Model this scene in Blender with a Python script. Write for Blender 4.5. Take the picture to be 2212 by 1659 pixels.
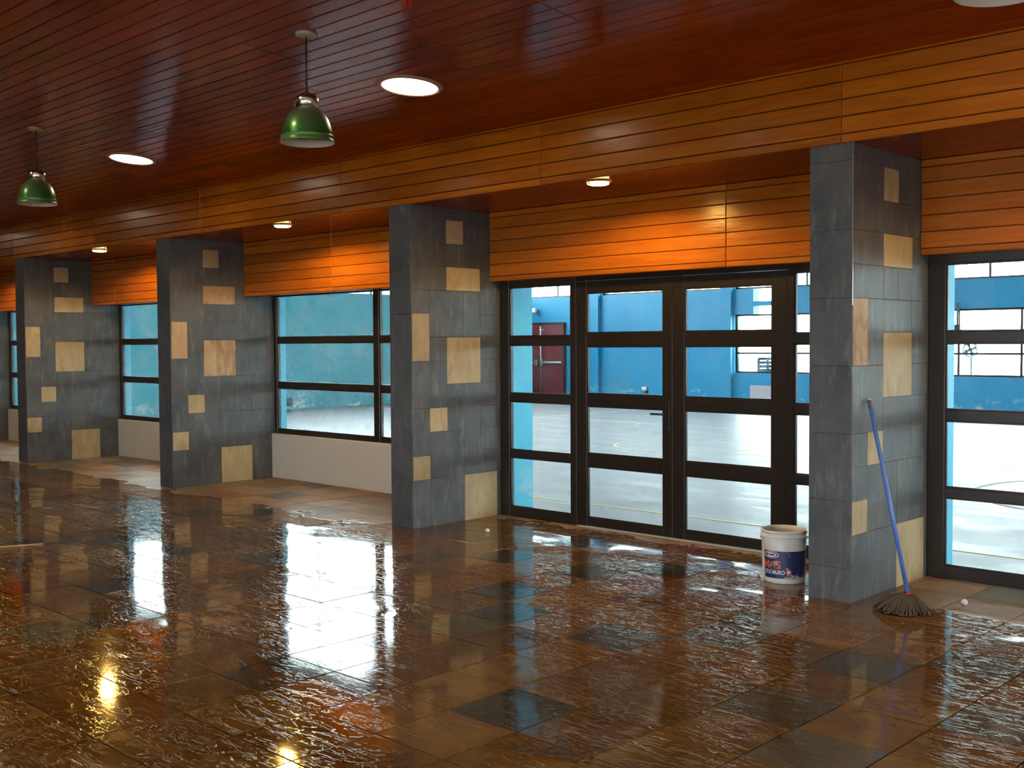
import bpy, math, random
from mathutils import Vector, Matrix

# ------------------------------------------------------------------ clear
for o in list(bpy.data.objects):
    bpy.data.objects.remove(o, do_unlink=True)
sc = bpy.context.scene
COL = sc.collection

# ------------------------------------------------------------------ camera
YAW, PIT, ROLL = 0.767227, 0.036852, -0.005898
CAMPOS = Vector((3.6858, -6.6812, 1.7152))
FPX = 2383.48
cd = bpy.data.cameras.new('camera')
cam = bpy.data.objects.new('camera', cd)
COL.objects.link(cam)
vd = Vector((-math.sin(YAW) * math.cos(PIT), math.cos(YAW) * math.cos(PIT), -math.sin(PIT)))
vr = vd.cross(Vector((0, 0, 1))).normalized()
vu = vr.cross(vd)
cr, sr = math.cos(ROLL), math.sin(ROLL)
vr, vu = cr * vr + sr * vu, -sr * vr + cr * vu
cam.matrix_world = Matrix(((vr.x, vu.x, -vd.x, CAMPOS.x), (vr.y, vu.y, -vd.y, CAMPOS.y),
                           (vr.z, vu.z, -vd.z, CAMPOS.z), (0, 0, 0, 1)))
cd.sensor_width = 36.0
cd.lens = FPX / 2212.0 * 36.0
cd.clip_end = 500
sc.camera = cam

# ------------------------------------------------------------------ world, exposure
SKY = 19.0
w = bpy.data.worlds.new('world')
sc.world = w
w.use_nodes = True
bg = w.node_tree.nodes['Background']
bg.inputs[0].default_value = (0.88, 0.94, 1.0, 1)
bg.inputs[1].default_value = SKY
sc.view_settings.view_transform = 'Standard'
sc.view_settings.look = 'None'
sc.view_settings.gamma = 1.0
sc.view_settings.use_curve_mapping = False
sc.view_settings.exposure = 0.0
cy = sc.cycles
cy.max_bounces = 6
cy.diffuse_bounces = 3
cy.glossy_bounces = 3
cy.use_adaptive_sampling = True
cy.adaptive_threshold = 0.18
cy.adaptive_min_samples = 16
cy.use_light_tree = False
cy.transmission_bounces = 4
cy.transparent_max_bounces = 24
cy.sample_clamp_indirect = 6.0
cy.caustics_reflective = False
cy.caustics_refractive = False
cy.blur_glossy = 0.5
cy.use_denoising = True

# ------------------------------------------------------------------ sizes
H = 3.0                                  # underside of the beam
PW = 0.308                               # pillar width
PX = [4.37, 0.0, -4.349, -8.738, -12.948, -17.2, -21.5]
MOD = 0.222                              # stone module of the pillars
XL, XR, YB = -22.5, 9.0, -14.0           # room ends
ZT, SL = 3.52, 0.1                       # ceiling height at the beam and its rise away from it
GX0, GX1, GY0, GY1 = -21.0, 8.6, 1.645, 19.1   # hall beyond the glass

# ------------------------------------------------------------------ material helpers
def mat(name):
    m = bpy.data.materials.new(name)
    m.use_nodes = True
    nt = m.node_tree
    nt.nodes.clear()
    out = nt.nodes.new('ShaderNodeOutputMaterial')
    return m, nt, out

def N(nt, typ, **kw):
    n = nt.nodes.new(typ)
    ins = kw.pop('ins', None)
    for k, v in kw.items():
        setattr(n, k, v)
    if ins:
        for k, v in ins.items():
            if isinstance(v, bpy.types.NodeSocket):
                nt.links.new(v, n.inputs[k])
            else:
                n.inputs[k].default_value = v
    return n

def math_(nt, op, a, b=None, c=None, clamp=False):
    n = nt.nodes.new('ShaderNodeMath')
    n.operation = op
    n.use_clamp = clamp
    for i, v in enumerate((a, b, c)):
        if v is None:
            continue
        if isinstance(v, bpy.types.NodeSocket):
            nt.links.new(v, n.inputs[i])
        else:
            n.inputs[i].default_value = v
    return n.outputs[0]

def mixc(nt, fac, a, b, mode='MIX'):
    n = nt.nodes.new('ShaderNodeMix')
    n.data_type = 'RGBA'
    n.blend_type = mode
    for s, v in ((n.inputs['Factor'], fac), (n.inputs[6], a), (n.inputs[7], b)):
        if isinstance(v, bpy.types.NodeSocket):
            nt.links.new(v, s)
        elif isinstance(v, (int, float)):
            s.default_value = v
        else:
            s.default_value = (*v, 1)
    return n.outputs[2]

def ramp(nt, fac, stops):
    n = nt.nodes.new('ShaderNodeValToRGB')
    cr_ = n.color_ramp
    while len(cr_.elements) > 1:
        cr_.elements.remove(cr_.elements[-1])
    for i, (p_, c) in enumerate(stops):
        e = cr_.elements[0] if i == 0 else cr_.elements.new(p_)
        e.position = p_
        e.color = (*c, 1) if len(c) == 3 else c
    nt.links.new(fac, n.inputs[0])
    return n.outputs[0]

def maprange(nt, v, a, b, c, d, smooth=False):
    n = nt.nodes.new('ShaderNodeMapRange')
    if smooth:
        n.interpolation_type = 'SMOOTHSTEP'
    nt.links.new(v, n.inputs[0])
    for i, x in enumerate((a, b, c, d)):
        n.inputs[1 + i].default_value = x
    return n.outputs[0]

def noise(nt, vec, scale, detail=4, rough=0.55, dist=0.0):
    n = N(nt, 'ShaderNodeTexNoise', ins={'Scale': scale, 'Detail': detail, 'Roughness': rough, 'Distortion': dist})
    if vec is not None:
        nt.links.new(vec, n.inputs['Vector'])
    return n.outputs['Fac']

def pos(nt, scale=(1, 1, 1), obj=False):
    if obj:
        s = nt.nodes.new('ShaderNodeTexCoord').outputs['Object']
    else:
        s = nt.nodes.new('ShaderNodeNewGeometry').outputs['Position']
    mp = nt.nodes.new('ShaderNodeMapping')
    nt.links.new(s, mp.inputs[0])
    mp.inputs['Scale'].default_value = scale
    return mp.outputs[0]

def princ(nt, out, color, rough, metallic=0.0, spec=0.5, normal=None, coat=0.0, coat_rough=0.05):
    b = nt.nodes.new('ShaderNodeBsdfPrincipled')
    for k, v in (('Base Color', color), ('Roughness', rough), ('Metallic', metallic), ('Specular IOR Level', spec),
                 ('Coat Weight', coat), ('Coat Roughness', coat_rough)):
        if isinstance(v, bpy.types.NodeSocket):
            nt.links.new(v, b.inputs[k])
        elif isinstance(v, (tuple, list)):
            b.inputs[k].default_value = (*v, 1)
        else:
            b.inputs[k].default_value = v
    if normal is not None:
        nt.links.new(normal, b.inputs['Normal'])
    if out is not None:
        nt.links.new(b.outputs[0], out.inputs[0])
    return b

def bump(nt, h, strength, dist=0.01):
    b = nt.nodes.new('ShaderNodeBump')
    if isinstance(strength, bpy.types.NodeSocket):
        nt.links.new(strength, b.inputs['Strength'])
    else:
        b.inputs['Strength'].default_value = strength
    b.inputs['Distance'].default_value = dist
    nt.links.new(h, b.inputs['Height'])
    return b.outputs[0]

def rnd(nt):
    return nt.nodes.new('ShaderNodeObjectInfo').outputs['Random']

def plain(name, color, rough=0.5, metallic=0.0, var=0.12, scale=6.0, spec=0.5):
    m, nt, out = mat(name)
    f = noise(nt, pos(nt), scale, 4)
    c = mixc(nt, f, tuple(x * (1 - var) for x in color), tuple(min(1, x * (1 + var)) for x in color))
    princ(nt, out, c, rough, metallic, spec)
    return m

def wood_mat(name, dark, light, rough, spec, coat=0.3, bst=0.3):
    m, nt, out = mat(name)
    r = rnd(nt)
    off = N(nt, 'ShaderNodeCombineXYZ', ins={0: math_(nt, 'MULTIPLY', r, 40.0), 1: math_(nt, 'MULTIPLY', r, 17.0), 2: 0.0})
    va = N(nt, 'ShaderNodeVectorMath', operation='ADD', ins={0: pos(nt, (0.7, 9, 9)), 1: off.outputs[0]})
    g = noise(nt, va.outputs[0], 2.6, 5, 0.6, 0.6)
    g2 = noise(nt, pos(nt), 1.1, 2)
    c = ramp(nt, g, [(0.25, dark), (0.75, light)])
    v = math_(nt, 'ADD', math_(nt, 'MULTIPLY', r, 0.34), math_(nt, 'MULTIPLY', g2, 0.5))
    v = math_(nt, 'ADD', v, 0.60)
    hsv = N(nt, 'ShaderNodeHueSaturation', ins={'Value': v, 'Color': c})
    wv = noise(nt, pos(nt, (1.2, 5, 5)), 3.0, 3)
    fine = noise(nt, pos(nt, (4, 40, 40)), 6.0, 2)
    h = math_(nt, 'ADD', wv, math_(nt, 'MULTIPLY', fine, 0.06))
    rr = math_(nt, 'ADD', math_(nt, 'MULTIPLY', g2, 0.10), rough)
    princ(nt, out, hsv.outputs[0], rr, 0, spec, bump(nt, h, bst, 0.012), coat=coat, coat_rough=0.12)
    return m

M = {}
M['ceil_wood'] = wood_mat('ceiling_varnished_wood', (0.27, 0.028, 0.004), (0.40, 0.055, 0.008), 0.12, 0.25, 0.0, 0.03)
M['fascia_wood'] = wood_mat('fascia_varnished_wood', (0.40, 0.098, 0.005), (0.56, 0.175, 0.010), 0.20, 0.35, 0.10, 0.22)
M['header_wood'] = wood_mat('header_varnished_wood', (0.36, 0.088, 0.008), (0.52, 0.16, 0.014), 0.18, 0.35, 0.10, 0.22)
M['gap'] = plain('dark_joint', (0.012, 0.008, 0.006), 0.8)

def slate_mat():
    m, nt, out = mat('pillar_slate')
    r = rnd(nt)
    P = pos(nt)
    n1 = noise(nt, P, 3.0, 6, 0.6)
    n2 = noise(nt, pos(nt, (3, 3, 0.7)), 5.0, 5, 0.65, 0.5)
    c = ramp(nt, n1, [(0.3, (0.062, 0.070, 0.076)), (0.7, (0.125, 0.130, 0.132))])
    hsv = N(nt, 'ShaderNodeHueSaturation', ins={'Value': math_(nt, 'ADD', math_(nt, 'MULTIPLY', r, 0.16), 0.95), 'Color': c})
    dust = maprange(nt, n2, 0.50, 0.74, 0.0, 0.5, True)
    c2 = mixc(nt, dust, hsv.outputs[0], (0.24, 0.235, 0.22))
    v = nt.nodes.new('ShaderNodeTexVoronoi')
    v.inputs['Scale'].default_value = 14
    nt.links.new(P, v.inputs['Vector'])
    spk = maprange(nt, v.outputs['Distance'], 0.05, 0.03, 0.0, 1.0)
    spk = math_(nt, 'MULTIPLY', spk, math_(nt, 'GREATER_THAN', noise(nt, P, 2.3, 2), 0.60))
    c3 = mixc(nt, math_(nt, 'MULTIPLY', spk, 0.6), c2, (0.5, 0.5, 0.48))
    princ(nt, out, c3, maprange(nt, n1, 0.3, 0.7, 0.38, 0.6), 0, 0.4, bump(nt, noise(nt, P, 9, 5), 0.25, 0.008))
    return m
M['slate'] = slate_mat()
M['mortar'] = plain('dark_mortar', (0.045, 0.047, 0.048), 0.8)

def tan_mat(name, a, b, vein, vs_=0.15):
    m, nt, out = mat(name)
    r = rnd(nt)
    off = N(nt, 'ShaderNodeCombineXYZ', ins={0: math_(nt, 'MULTIPLY', r, 31.0), 1: math_(nt, 'MULTIPLY', r, 11.0), 2: math_(nt, 'MULTIPLY', r, 23.0)})
    va = N(nt, 'ShaderNodeVectorMath', operation='ADD', ins={0: pos(nt, (2, 2.4, 1.2)), 1: off.outputs[0]})
    n1 = noise(nt, va.outputs[0], 2.2, 5, 0.6, 1.2)
    c = ramp(nt, n1, [(0.3, a), (0.7, b)])
    wv = N(nt, 'ShaderNodeTexWave', ins={'Scale': 1.1, 'Distortion': 9.0, 'Detail': 3.0, 'Detail Scale': 1.4})
    nt.links.new(va.outputs[0], wv.inputs['Vector'])
    f = maprange(nt, wv.outputs['Fac'], 0.80, 1.0, 0.0, vs_)
    c2 = mixc(nt, f, c, vein)
    hsv = N(nt, 'ShaderNodeHueSaturation', ins={'Value': math_(nt, 'ADD', math_(nt, 'MULTIPLY', r, 0.3), 0.85), 'Color': c2})
    princ(nt, out, hsv.outputs[0], 0.55, 0, 0.35, bump(nt, n1, 0.2, 0.008))
    return m
M['tan'] = tan_mat('pillar_tan_sandstone', (0.42, 0.31, 0.165), (0.56, 0.44, 0.26), (0.36, 0.23, 0.11))
M['pink'] = tan_mat('pillar_pink_sandstone', (0.42, 0.26, 0.14), (0.56, 0.40, 0.24), (0.30, 0.15, 0.08), 0.55)

# wet stone floor: riven relief, water film, dry strip along the windows
def floor_mat(name, dry_a, dry_b, wet_a, wet_b, relief):
    m, nt, out = mat(name)
    geo = nt.nodes.new('ShaderNodeNewGeometry')
    sep = nt.nodes.new('ShaderNodeSeparateXYZ')
    nt.links.new(geo.outputs['Position'], sep.inputs[0])
    x, y = sep.outputs[0], sep.outputs[1]
    P = geo.outputs['Position']
    # one random value per tile of the grid
    cx = math_(nt, 'FLOOR', math_(nt, 'DIVIDE', math_(nt, 'SUBTRACT', x, -0.09), 0.4385))
    cyy = math_(nt, 'FLOOR', math_(nt, 'DIVIDE', math_(nt, 'SUBTRACT', y, -3.21), 0.4385))
    comb = N(nt, 'ShaderNodeCombineXYZ', ins={0: cx, 1: cyy, 2: 3.0})
    wn = nt.nodes.new('ShaderNodeTexWhiteNoise')
    nt.links.new(comb.outputs[0], wn.inputs['Vector'])
    r1 = wn.outputs['Value']
    offs = N(nt, 'ShaderNodeVectorMath', operation='MULTIPLY_ADD', ins={0: wn.outputs['Color'], 1: (19, 23, 0), 2: P})
    Q = offs.outputs[0]
    # wet or dry
    t1 = maprange(nt, x, -4.7, -3.7, -0.12, 1.02, True)
    t2 = maprange(nt, x, 0.1, 0.7, 0.0, -0.85, True)
    thr = math_(nt, 'ADD', t1, t2)
    nz = noise(nt, pos(nt, (1, 1.5, 1)), 2.2, 4, 0.6)
    d = math_(nt, 'ADD', math_(nt, 'SUBTRACT', y, thr), math_(nt, 'MULTIPLY', math_(nt, 'SUBTRACT', nz, 0.5), 0.9))
    dry = maprange(nt, d, -0.03, 0.05, 0.0, 1.0, True)
    # riven relief: terraces of a stretched noise
    mp = nt.nodes.new('ShaderNodeMapping')
    nt.links.new(Q, mp.inputs[0])
    mp.inputs['Rotation'].default_value = (0, 0, 0.5)
    mp.inputs['Scale'].default_value = (0.8, 3.2, 1.0)
    n1 = noise(nt, mp.outputs[0], 4.0, 6, 0.58, 0.8)
    st = math_(nt, 'MULTIPLY', n1, 8.0)
    fl = math_(nt, 'FLOOR', st)
    fr = math_(nt, 'SUBTRACT', st, fl)
    ter = math_(nt, 'ADD', fl, maprange(nt, fr, 0.38, 0.62, 0.0, 1.0, True))
    fine = noise(nt, P, 34.0, 4, 0.65)
    swell = noise(nt, P, 1.3, 2)
    # deeper water in the middle distance hides the relief
    film = maprange(nt, noise(nt, pos(nt, (0.6, 0.9, 1)), 0.75, 3), 0.46, 0.66, 0.14, 1.0, True)
    amp = math_(nt, 'MULTIPLY', math_(nt, 'MULTIPLY', film, relief), maprange(nt, r1, 0.0, 1.0, 0.35, 1.0))
    hgt = math_(nt, 'ADD', math_(nt, 'MULTIPLY', math_(nt, 'MULTIPLY', ter, 0.30), amp), math_(nt, 'MULTIPLY', fine, 0.015))
    hgt = math_(nt, 'ADD', hgt, math_(nt, 'MULTIPLY', swell, 0.05))
    nrm = bump(nt, hgt, 1.0, 0.011)
    cn = noise(nt, Q, 2.6, 6, 0.6, 0.6)
    tint = maprange(nt, r1, 0, 1, 0.72, 1.25)
    cw = ramp(nt, cn, [(0.3, wet_a), (0.7, wet_b)])
    cdv = ramp(nt, cn, [(0.3, dry_a), (0.7, dry_b)])
    col = mixc(nt, dry, cw, cdv)
    hsv = N(nt, 'ShaderNodeHueSaturation', ins={'Value': tint, 'Color': col})
    rough = math_(nt, 'ADD', math_(nt, 'MULTIPLY', dry, 0.5), 0.035)
    rough = math_(nt, 'ADD', rough, math_(nt, 'MULTIPLY', noise(nt, P, 5.0, 3), 0.04))
    princ(nt, out, hsv.outputs[0], rough, 0, 0.5, nrm)
    return m
M['tile_brown'] = floor_mat('floor_brown_stone', (0.21, 0.125, 0.062), (0.32, 0.20, 0.115), (0.115, 0.056, 0.011), (0.185, 0.098, 0.024), 0.85)
M['tile_slate'] = floor_mat('floor_slate_stone', (0.11, 0.10, 0.08), (0.17, 0.155, 0.13), (0.048, 0.043, 0.030), (0.085, 0.076, 0.054), 0.30)
M['tile_olive'] = floor_mat('floor_olive_stone', (0.20, 0.17, 0.10), (0.28, 0.23, 0.15), (0.085, 0.070, 0.028), (0.12, 0.098, 0.045), 0.25)
M['tile_maroon'] = floor_mat('floor_maroon_stone', (0.26, 0.12, 0.08), (0.32, 0.16, 0.11), (0.105, 0.030, 0.014), (0.15, 0.048, 0.024), 0.35)
M['tile_grey'] = floor_mat('floor_grey_stone', (0.20, 0.18, 0.14), (0.28, 0.25, 0.20), (0.078, 0.062, 0.038), (0.115, 0.094, 0.060), 0.45)
M['grout'] = plain('floor_grout', (0.022, 0.016, 0.011), 0.8, spec=0.1)

M['frame'] = plain('dark_bronze_aluminium', (0.020, 0.015, 0.012), 0.32, 0.0, 0.25, 9, 0.5)
M['plaster'] = plain('pale_plaster', (0.58, 0.58, 0.55), 0.7, 0, 0.06, 2)
M['room_wall'] = plain('room_wall_plaster', (0.42, 0.36, 0.28), 0.7, 0, 0.06, 2)

def teal_mat(name, a, b, rough=0.45):
    m, nt, out = mat(name)
    n1 = noise(nt, pos(nt, (0.5, 0.5, 0.35)), 1.2, 5, 0.6, 0.4)
    c = ramp(nt, n1, [(0.3, a), (0.7, b)])
    geo = nt.nodes.new('ShaderNodeNewGeometry')
    sep = nt.nodes.new('ShaderNodeSeparateXYZ')
    nt.links.new(geo.outputs['Position'], sep.inputs[0])
    sc_ = noise(nt, pos(nt, (1, 1, 2)), 2.2, 5, 0.65)
    # scuffed paint along the foot of the wall
    f = math_(nt, 'MULTIPLY', maprange(nt, sc_, 0.56, 0.62, 0, 1), maprange(nt, sep.outputs[2], 0.02, 0.5, 0.75, 0.0))
    c2 = mixc(nt, f, c, (0.55, 0.62, 0.62))
    princ(nt, out, c2, rough, 0, 0.4)
    return m
M['teal'] = teal_mat('turquoise_wall_paint', (0.026, 0.24, 0.30), (0.046, 0.31, 0.38))
M['teal_far'] = teal_mat('blue_turquoise_wall_paint', (0.005, 0.185, 0.35), (0.010, 0.24, 0.44))
M['teal_light'] = teal_mat('light_turquoise_pier_paint', (0.07, 0.52, 0.78), (0.11, 0.60, 0.84))

def court_mat():
    m, nt, out = mat('hall_concrete_floor')
    n1 = noise(nt, pos(nt, (0.6, 1.6, 1)), 1.4, 7, 0.62, 0.8)
    n2 = noise(nt, pos(nt), 0.35, 3)
    c = ramp(nt, n1, [(0.3, (0.13, 0.13, 0.145)), (0.7, (0.23, 0.23, 0.25))])
    c2 = mixc(nt, n2, c, (0.17, 0.155, 0.16))
    princ(nt, out, c2, maprange(nt, n1, 0.3, 0.7, 0.30, 0.48), 0, 0.45, bump(nt, n1, 0.03, 0.01))
    return m
M['court'] = court_mat()
M['line_white'] = plain('white_court_paint', (0.62, 0.62, 0.64), 0.4, 0, 0.2, 5)
M['line_yellow'] = plain('yellow_court_paint', (0.50, 0.38, 0.10), 0.4, 0, 0.2, 5)
M['roof'] = plain('hall_roof_sheet', (0.10, 0.075, 0.06), 0.7)
M['maroon'] = plain('maroon_door_paint', (0.14, 0.012, 0.022), 0.45, 0, 0.2, 3)
M['steel'] = plain('brushed_steel', (0.62, 0.62, 0.62), 0.28, 1.0, 0.08, 20)
M['white'] = plain('white_plastic', (0.72, 0.72, 0.70), 0.4, 0, 0.06, 8)
M['black'] = plain('black_plastic', (0.015, 0.015, 0.016), 0.45)
M['darkgrey'] = plain('dark_grey_metal', (0.07, 0.07, 0.075), 0.5)
M['pinkgrey'] = plain('pinkish_board', (0.42, 0.36, 0.40), 0.6)
M['ground'] = plain('outdoor_concrete', (0.40, 0.39, 0.36), 0.8, 0, 0.1, 0.5)
M['cable'] = plain('black_cable', (0.02, 0.016, 0.014), 0.6)
M['red'] = plain('red_cable_sleeve', (0.60, 0.015, 0.010), 0.5)
M['stick'] = plain('pale_wood_strip', (0.42, 0.24, 0.09), 0.5)
M['chrome'] = plain('polished_cap', (0.70, 0.66, 0.58), 0.18, 1.0, 0.05)
M['canopy'] = plain('canopy_cream', (0.50, 0.47, 0.36), 0.5)
M['shade_in'] = plain('shade_inside', (0.62, 0.55, 0.50), 0.5)
M['trim_ring'] = plain('lamp_trim_ring', (0.45, 0.30, 0.22), 0.4)
M['sill_strip'] = plain('pale_threshold', (0.55, 0.53, 0.48), 0.5)

def glass_mat(name, d0, d1, scale, residue=False):
    m, nt, out = mat(name)
    tr = nt.nodes.new('ShaderNodeBsdfTransparent')
    tr.inputs[0].default_value = (0.93, 0.97, 0.96, 1)
    gl = N(nt, 'ShaderNodeBsdfGlossy', ins={'Roughness': 0.02})
    lw_ = N(nt, 'ShaderNodeLayerWeight', ins={'Blend': 0.5})
    fz = math_(nt, 'MULTIPLY_ADD', math_(nt, 'POWER', lw_.outputs['Facing'], 5.0), 0.96, 0.04)
    a = N(nt, 'ShaderNodeMixShader', ins={0: fz, 1: tr.outputs[0], 2: gl.outputs[0]})
    n1 = noise(nt, pos(nt, (1, 1, 1.3)), scale, 6, 0.68, 1.2)
    f = maprange(nt, n1, 0.40, 0.75, d0, d1, True)
    if residue:                                   # dried cleaning smear along the upper edge of each pane
        so2 = nt.nodes.new('ShaderNodeSeparateXYZ')
        nt.links.new(nt.nodes.new('ShaderNodeTexCoord').outputs['Object'], so2.inputs[0])
        wob = noise(nt, pos(nt, (1, 1, 0.5)), 5.0, 5, 0.7)
        ed = math_(nt, 'ADD', so2.outputs[2], math_(nt, 'MULTIPLY', math_(nt, 'SUBTRACT', wob, 0.5), 0.12))
        f = math_(nt, 'MAXIMUM', f, maprange(nt, ed, 0.508, 0.518, 0.0, 0.40))
        f = math_(nt, 'MAXIMUM', f, maprange(nt, ed, 0.022, 0.012, 0.0, 0.35))
    df = N(nt, 'ShaderNodeBsdfDiffuse', ins={'Color': (0.55, 0.60, 0.60, 1)})
    tl = N(nt, 'ShaderNodeBsdfTranslucent', ins={'Color': (0.62, 0.68, 0.68, 1)})
    dm = N(nt, 'ShaderNodeMixShader', ins={0: 0.7, 1: df.outputs[0], 2: tl.outputs[0]})
    b = N(nt, 'ShaderNodeMixShader', ins={0: f, 1: a.outputs[0], 2: dm.outputs[0]})
    nt.links.new(b.outputs[0], out.inputs[0])
    return m
M['glass'] = glass_mat('door_glass', 0.0, 0.05, 2.2)
M['glass_dusty'] = glass_mat('dusty_window_glass', 0.02, 0.16, 1.8, True)
M['glass_hall'] = glass_mat('hall_window_glass', 0.0, 0.04, 1.5)

def emit_mat(name, col, strength):
    m, nt, out = mat(name)
    e = N(nt, 'ShaderNodeEmission', ins={'Color': (*col, 1), 'Strength': strength})
    nt.links.new(e.outputs[0], out.inputs[0])
    return m
M['lamp_white'] = emit_mat('white_diffuser_lit', (1.0, 0.84, 0.58), 24.0)
M['lamp_yellow'] = emit_mat('yellow_diffuser_lit', (1.0, 0.66, 0.16), 14.0)

def shade_mat():
    m, nt, out = mat('green_anodised_shade')
    P = pos(nt, (1, 1, 1), True)
    sep = nt.nodes.new('ShaderNodeSeparateXYZ')
    nt.links.new(P, sep.inputs[0])
    n1 = noise(nt, P, 14, 5)
    dust = math_(nt, 'ADD', maprange(nt, sep.outputs[2], 0.04, 0.19, 0.15, 0.75), math_(nt, 'MULTIPLY', math_(nt, 'SUBTRACT', n1, 0.5), 0.3), clamp=True)
    col = mixc(nt, dust, (0.03, 0.26, 0.03), (0.17, 0.17, 0.10))
    met = math_(nt, 'SUBTRACT', 1.0, dust, clamp=True)
    princ(nt, out, col, math_(nt, 'ADD', math_(nt, 'MULTIPLY', dust, 0.35), 0.2), math_(nt, 'MULTIPLY', met, 0.85), 0.5, coat=0.4, coat_rough=0.05)
    return m
M['shade'] = shade_mat()
M['shade_rim'] = plain('dusty_green_rim', (0.10, 0.24, 0.06), 0.35, 0.3, 0.2, 20)

def bucket_mat():
    m, nt, out = mat('dirty_white_bucket')
    P = pos(nt, (1, 1, 1), True)
    n1 = noise(nt, P, 9, 5, 0.6)
    n2 = noise(nt, P, 38, 3, 0.6)
    c = mixc(nt, maprange(nt, n1, 0.42, 0.7, 0, 0.7), (0.80, 0.80, 0.76), (0.58, 0.53, 0.43))
    c = mixc(nt, maprange(nt, n2, 0.70, 0.74, 0, 0.8), c, (0.10, 0.09, 0.08))
    princ(nt, out, c, 0.45)
    return m
M['bucket'] = bucket_mat()

def label_mat():
    m, nt, out = mat('worn_navy_label')
    P = pos(nt, (1, 1, 1), True)
    n1 = noise(nt, P, 11, 6, 0.7, 0.4)
    n2 = noise(nt, P, 70, 3, 0.7)
    f = math_(nt, 'MAXIMUM', maprange(nt, n1, 0.60, 0.615, 0, 1), maprange(nt, n2, 0.70, 0.74, 0, 0.8))
    c = mixc(nt, f, (0.022, 0.030, 0.105), (0.42, 0.52, 0.55))
    princ(nt, out, c, 0.4)
    return m
M['label'] = label_mat()
M['print_orange'] = plain('orange_print', (0.72, 0.13, 0.05), 0.45, 0, 0.2, 40)
M['print_white'] = plain('white_print', (0.66, 0.68, 0.70), 0.45, 0, 0.15, 40)
M['print_navy'] = plain('navy_print', (0.03, 0.04, 0.10), 0.45)
M['print_red'] = plain('red_print', (0.42, 0.06, 0.05), 0.45, 0, 0.3, 40)
M['mop_blue'] = plain('blue_mop_handle', (0.09, 0.19, 0.56), 0.28, 0, 0.1, 8)
M['mop_tip'] = plain('grey_handle_tip', (0.11, 0.10, 0.085), 0.5)
M['mop_clear'] = plain('pale_handle_end', (0.42, 0.42, 0.38), 0.3)
M['mop_red'] = plain('red_mop_collar', (0.55, 0.02, 0.03), 0.4)
M['mop_yarn'] = plain('wet_grey_yarn', (0.085, 0.062, 0.042), 0.8, 0, 0.4, 30)

# ------------------------------------------------------------------ object helpers
def tag(o, label=None, cat=None, group=None, kind=None):
    if label: o['label'] = label
    if cat: o['category'] = cat
    if group: o['group'] = group
    if kind: o['kind'] = kind
    return o

def wm(o):
    return o.matrix_basis.copy() if o.parent is None else wm(o.parent) @ o.matrix_basis

def empty(name, loc=(0, 0, 0), mw=None):
    o = bpy.data.objects.new(name, None)
    o.empty_display_size = 0.1
    COL.objects.link(o)
    o.matrix_basis = mw if mw is not None else Matrix.Translation(loc)
    return o

def obj(name, me, m, parent=None, mw=None):
    o = bpy.data.objects.new(name, me)
    COL.objects.link(o)
    if m is not None:
        if not me.materials:
            me.materials.append(m)
        elif me.materials[0] != m:
            o.material_slots[0].link = 'OBJECT'
            o.material_slots[0].material = m
    mw = mw if mw is not None else Matrix.Identity(4)
    if parent is not None:
        o.parent = parent
        o.matrix_basis = wm(parent).inverted() @ mw
    else:
        o.matrix_basis = mw
    return o

class MB:
    def __init__(self):
        self.v, self.f, self.sm = [], [], []
    def add(self, vs, fs, smooth=False):
        b = len(self.v)
        self.v += [tuple(x) for x in vs]
        for f in fs:
            self.f.append(tuple(b + i for i in f))
            self.sm.append(smooth)
    def box(self, x0, x1, y0, y1, z0, z1):
        self.add([(x0, y0, z0), (x1, y0, z0), (x1, y1, z0), (x0, y1, z0), (x0, y0, z1), (x1, y0, z1), (x1, y1, z1), (x0, y1, z1)],
                 [(0, 3, 2, 1), (4, 5, 6, 7), (0, 1, 5, 4), (1, 2, 6, 5), (2, 3, 7, 6), (3, 0, 4, 7)])
        return self
    def lathe(self, prof, seg=48, smooth=True, cx=0, cy_=0):
        vs, fs = [], []
        n = len(prof)
        for i in range(seg):
            a = 2 * math.pi * i / seg
            for r, z in prof:
                vs.append((cx + r * math.cos(a), cy_ + r * math.sin(a), z))
        for i in range(seg):
            j = (i + 1) % seg
            for k in range(n - 1):
                fs.append((i * n + k, j * n + k, j * n + k + 1, i * n + k + 1))
        self.add(vs, fs, smooth)
        return self
    def tube(self, pts, rad, seg=8, caps=True):
        pts = [Vector(p_) for p_ in pts]
        rads = rad if isinstance(rad, (list, tuple)) else [rad] * len(pts)
        vs, fs = [], []
        up = Vector((0, 0, 1))
        for i, p_ in enumerate(pts):
            t = (pts[min(i + 1, len(pts) - 1)] - pts[max(i - 1, 0)]).normalized()
            a = t.cross(up)
            if a.length < 1e-3:
                a = t.cross(Vector((1, 0, 0)))
            a.normalize()
            b = t.cross(a)
            for k in range(seg):
                an = 2 * math.pi * k / seg
                vs.append(p_ + rads[i] * (a * math.cos(an) + b * math.sin(an)))
        for i in range(len(pts) - 1):
            for k in range(seg):
                k2 = (k + 1) % seg
                fs.append((i * seg + k, i * seg + k2, (i + 1) * seg + k2, (i + 1) * seg + k))
        if caps:
            fs.append(tuple(range(seg)))
            fs.append(tuple((len(pts) - 1) * seg + k for k in reversed(range(seg))))
        self.add(vs, fs, True)
        return self
    def mesh(self, name):
        me = bpy.data.meshes.new(name)
        me.from_pydata(self.v, [], self.f)
        me.polygons.foreach_set('use_smooth', self.sm)
        me.update()
        import bmesh
        bm = bmesh.new()
        bm.from_mesh(me)
        bmesh.ops.recalc_face_normals(bm, faces=bm.faces)
        bm.to_mesh(me)
        bm.free()
        return me
    def build(self, name, m, parent=None, mw=None):
        return obj(name, self.mesh(name), m, parent, mw)

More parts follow.
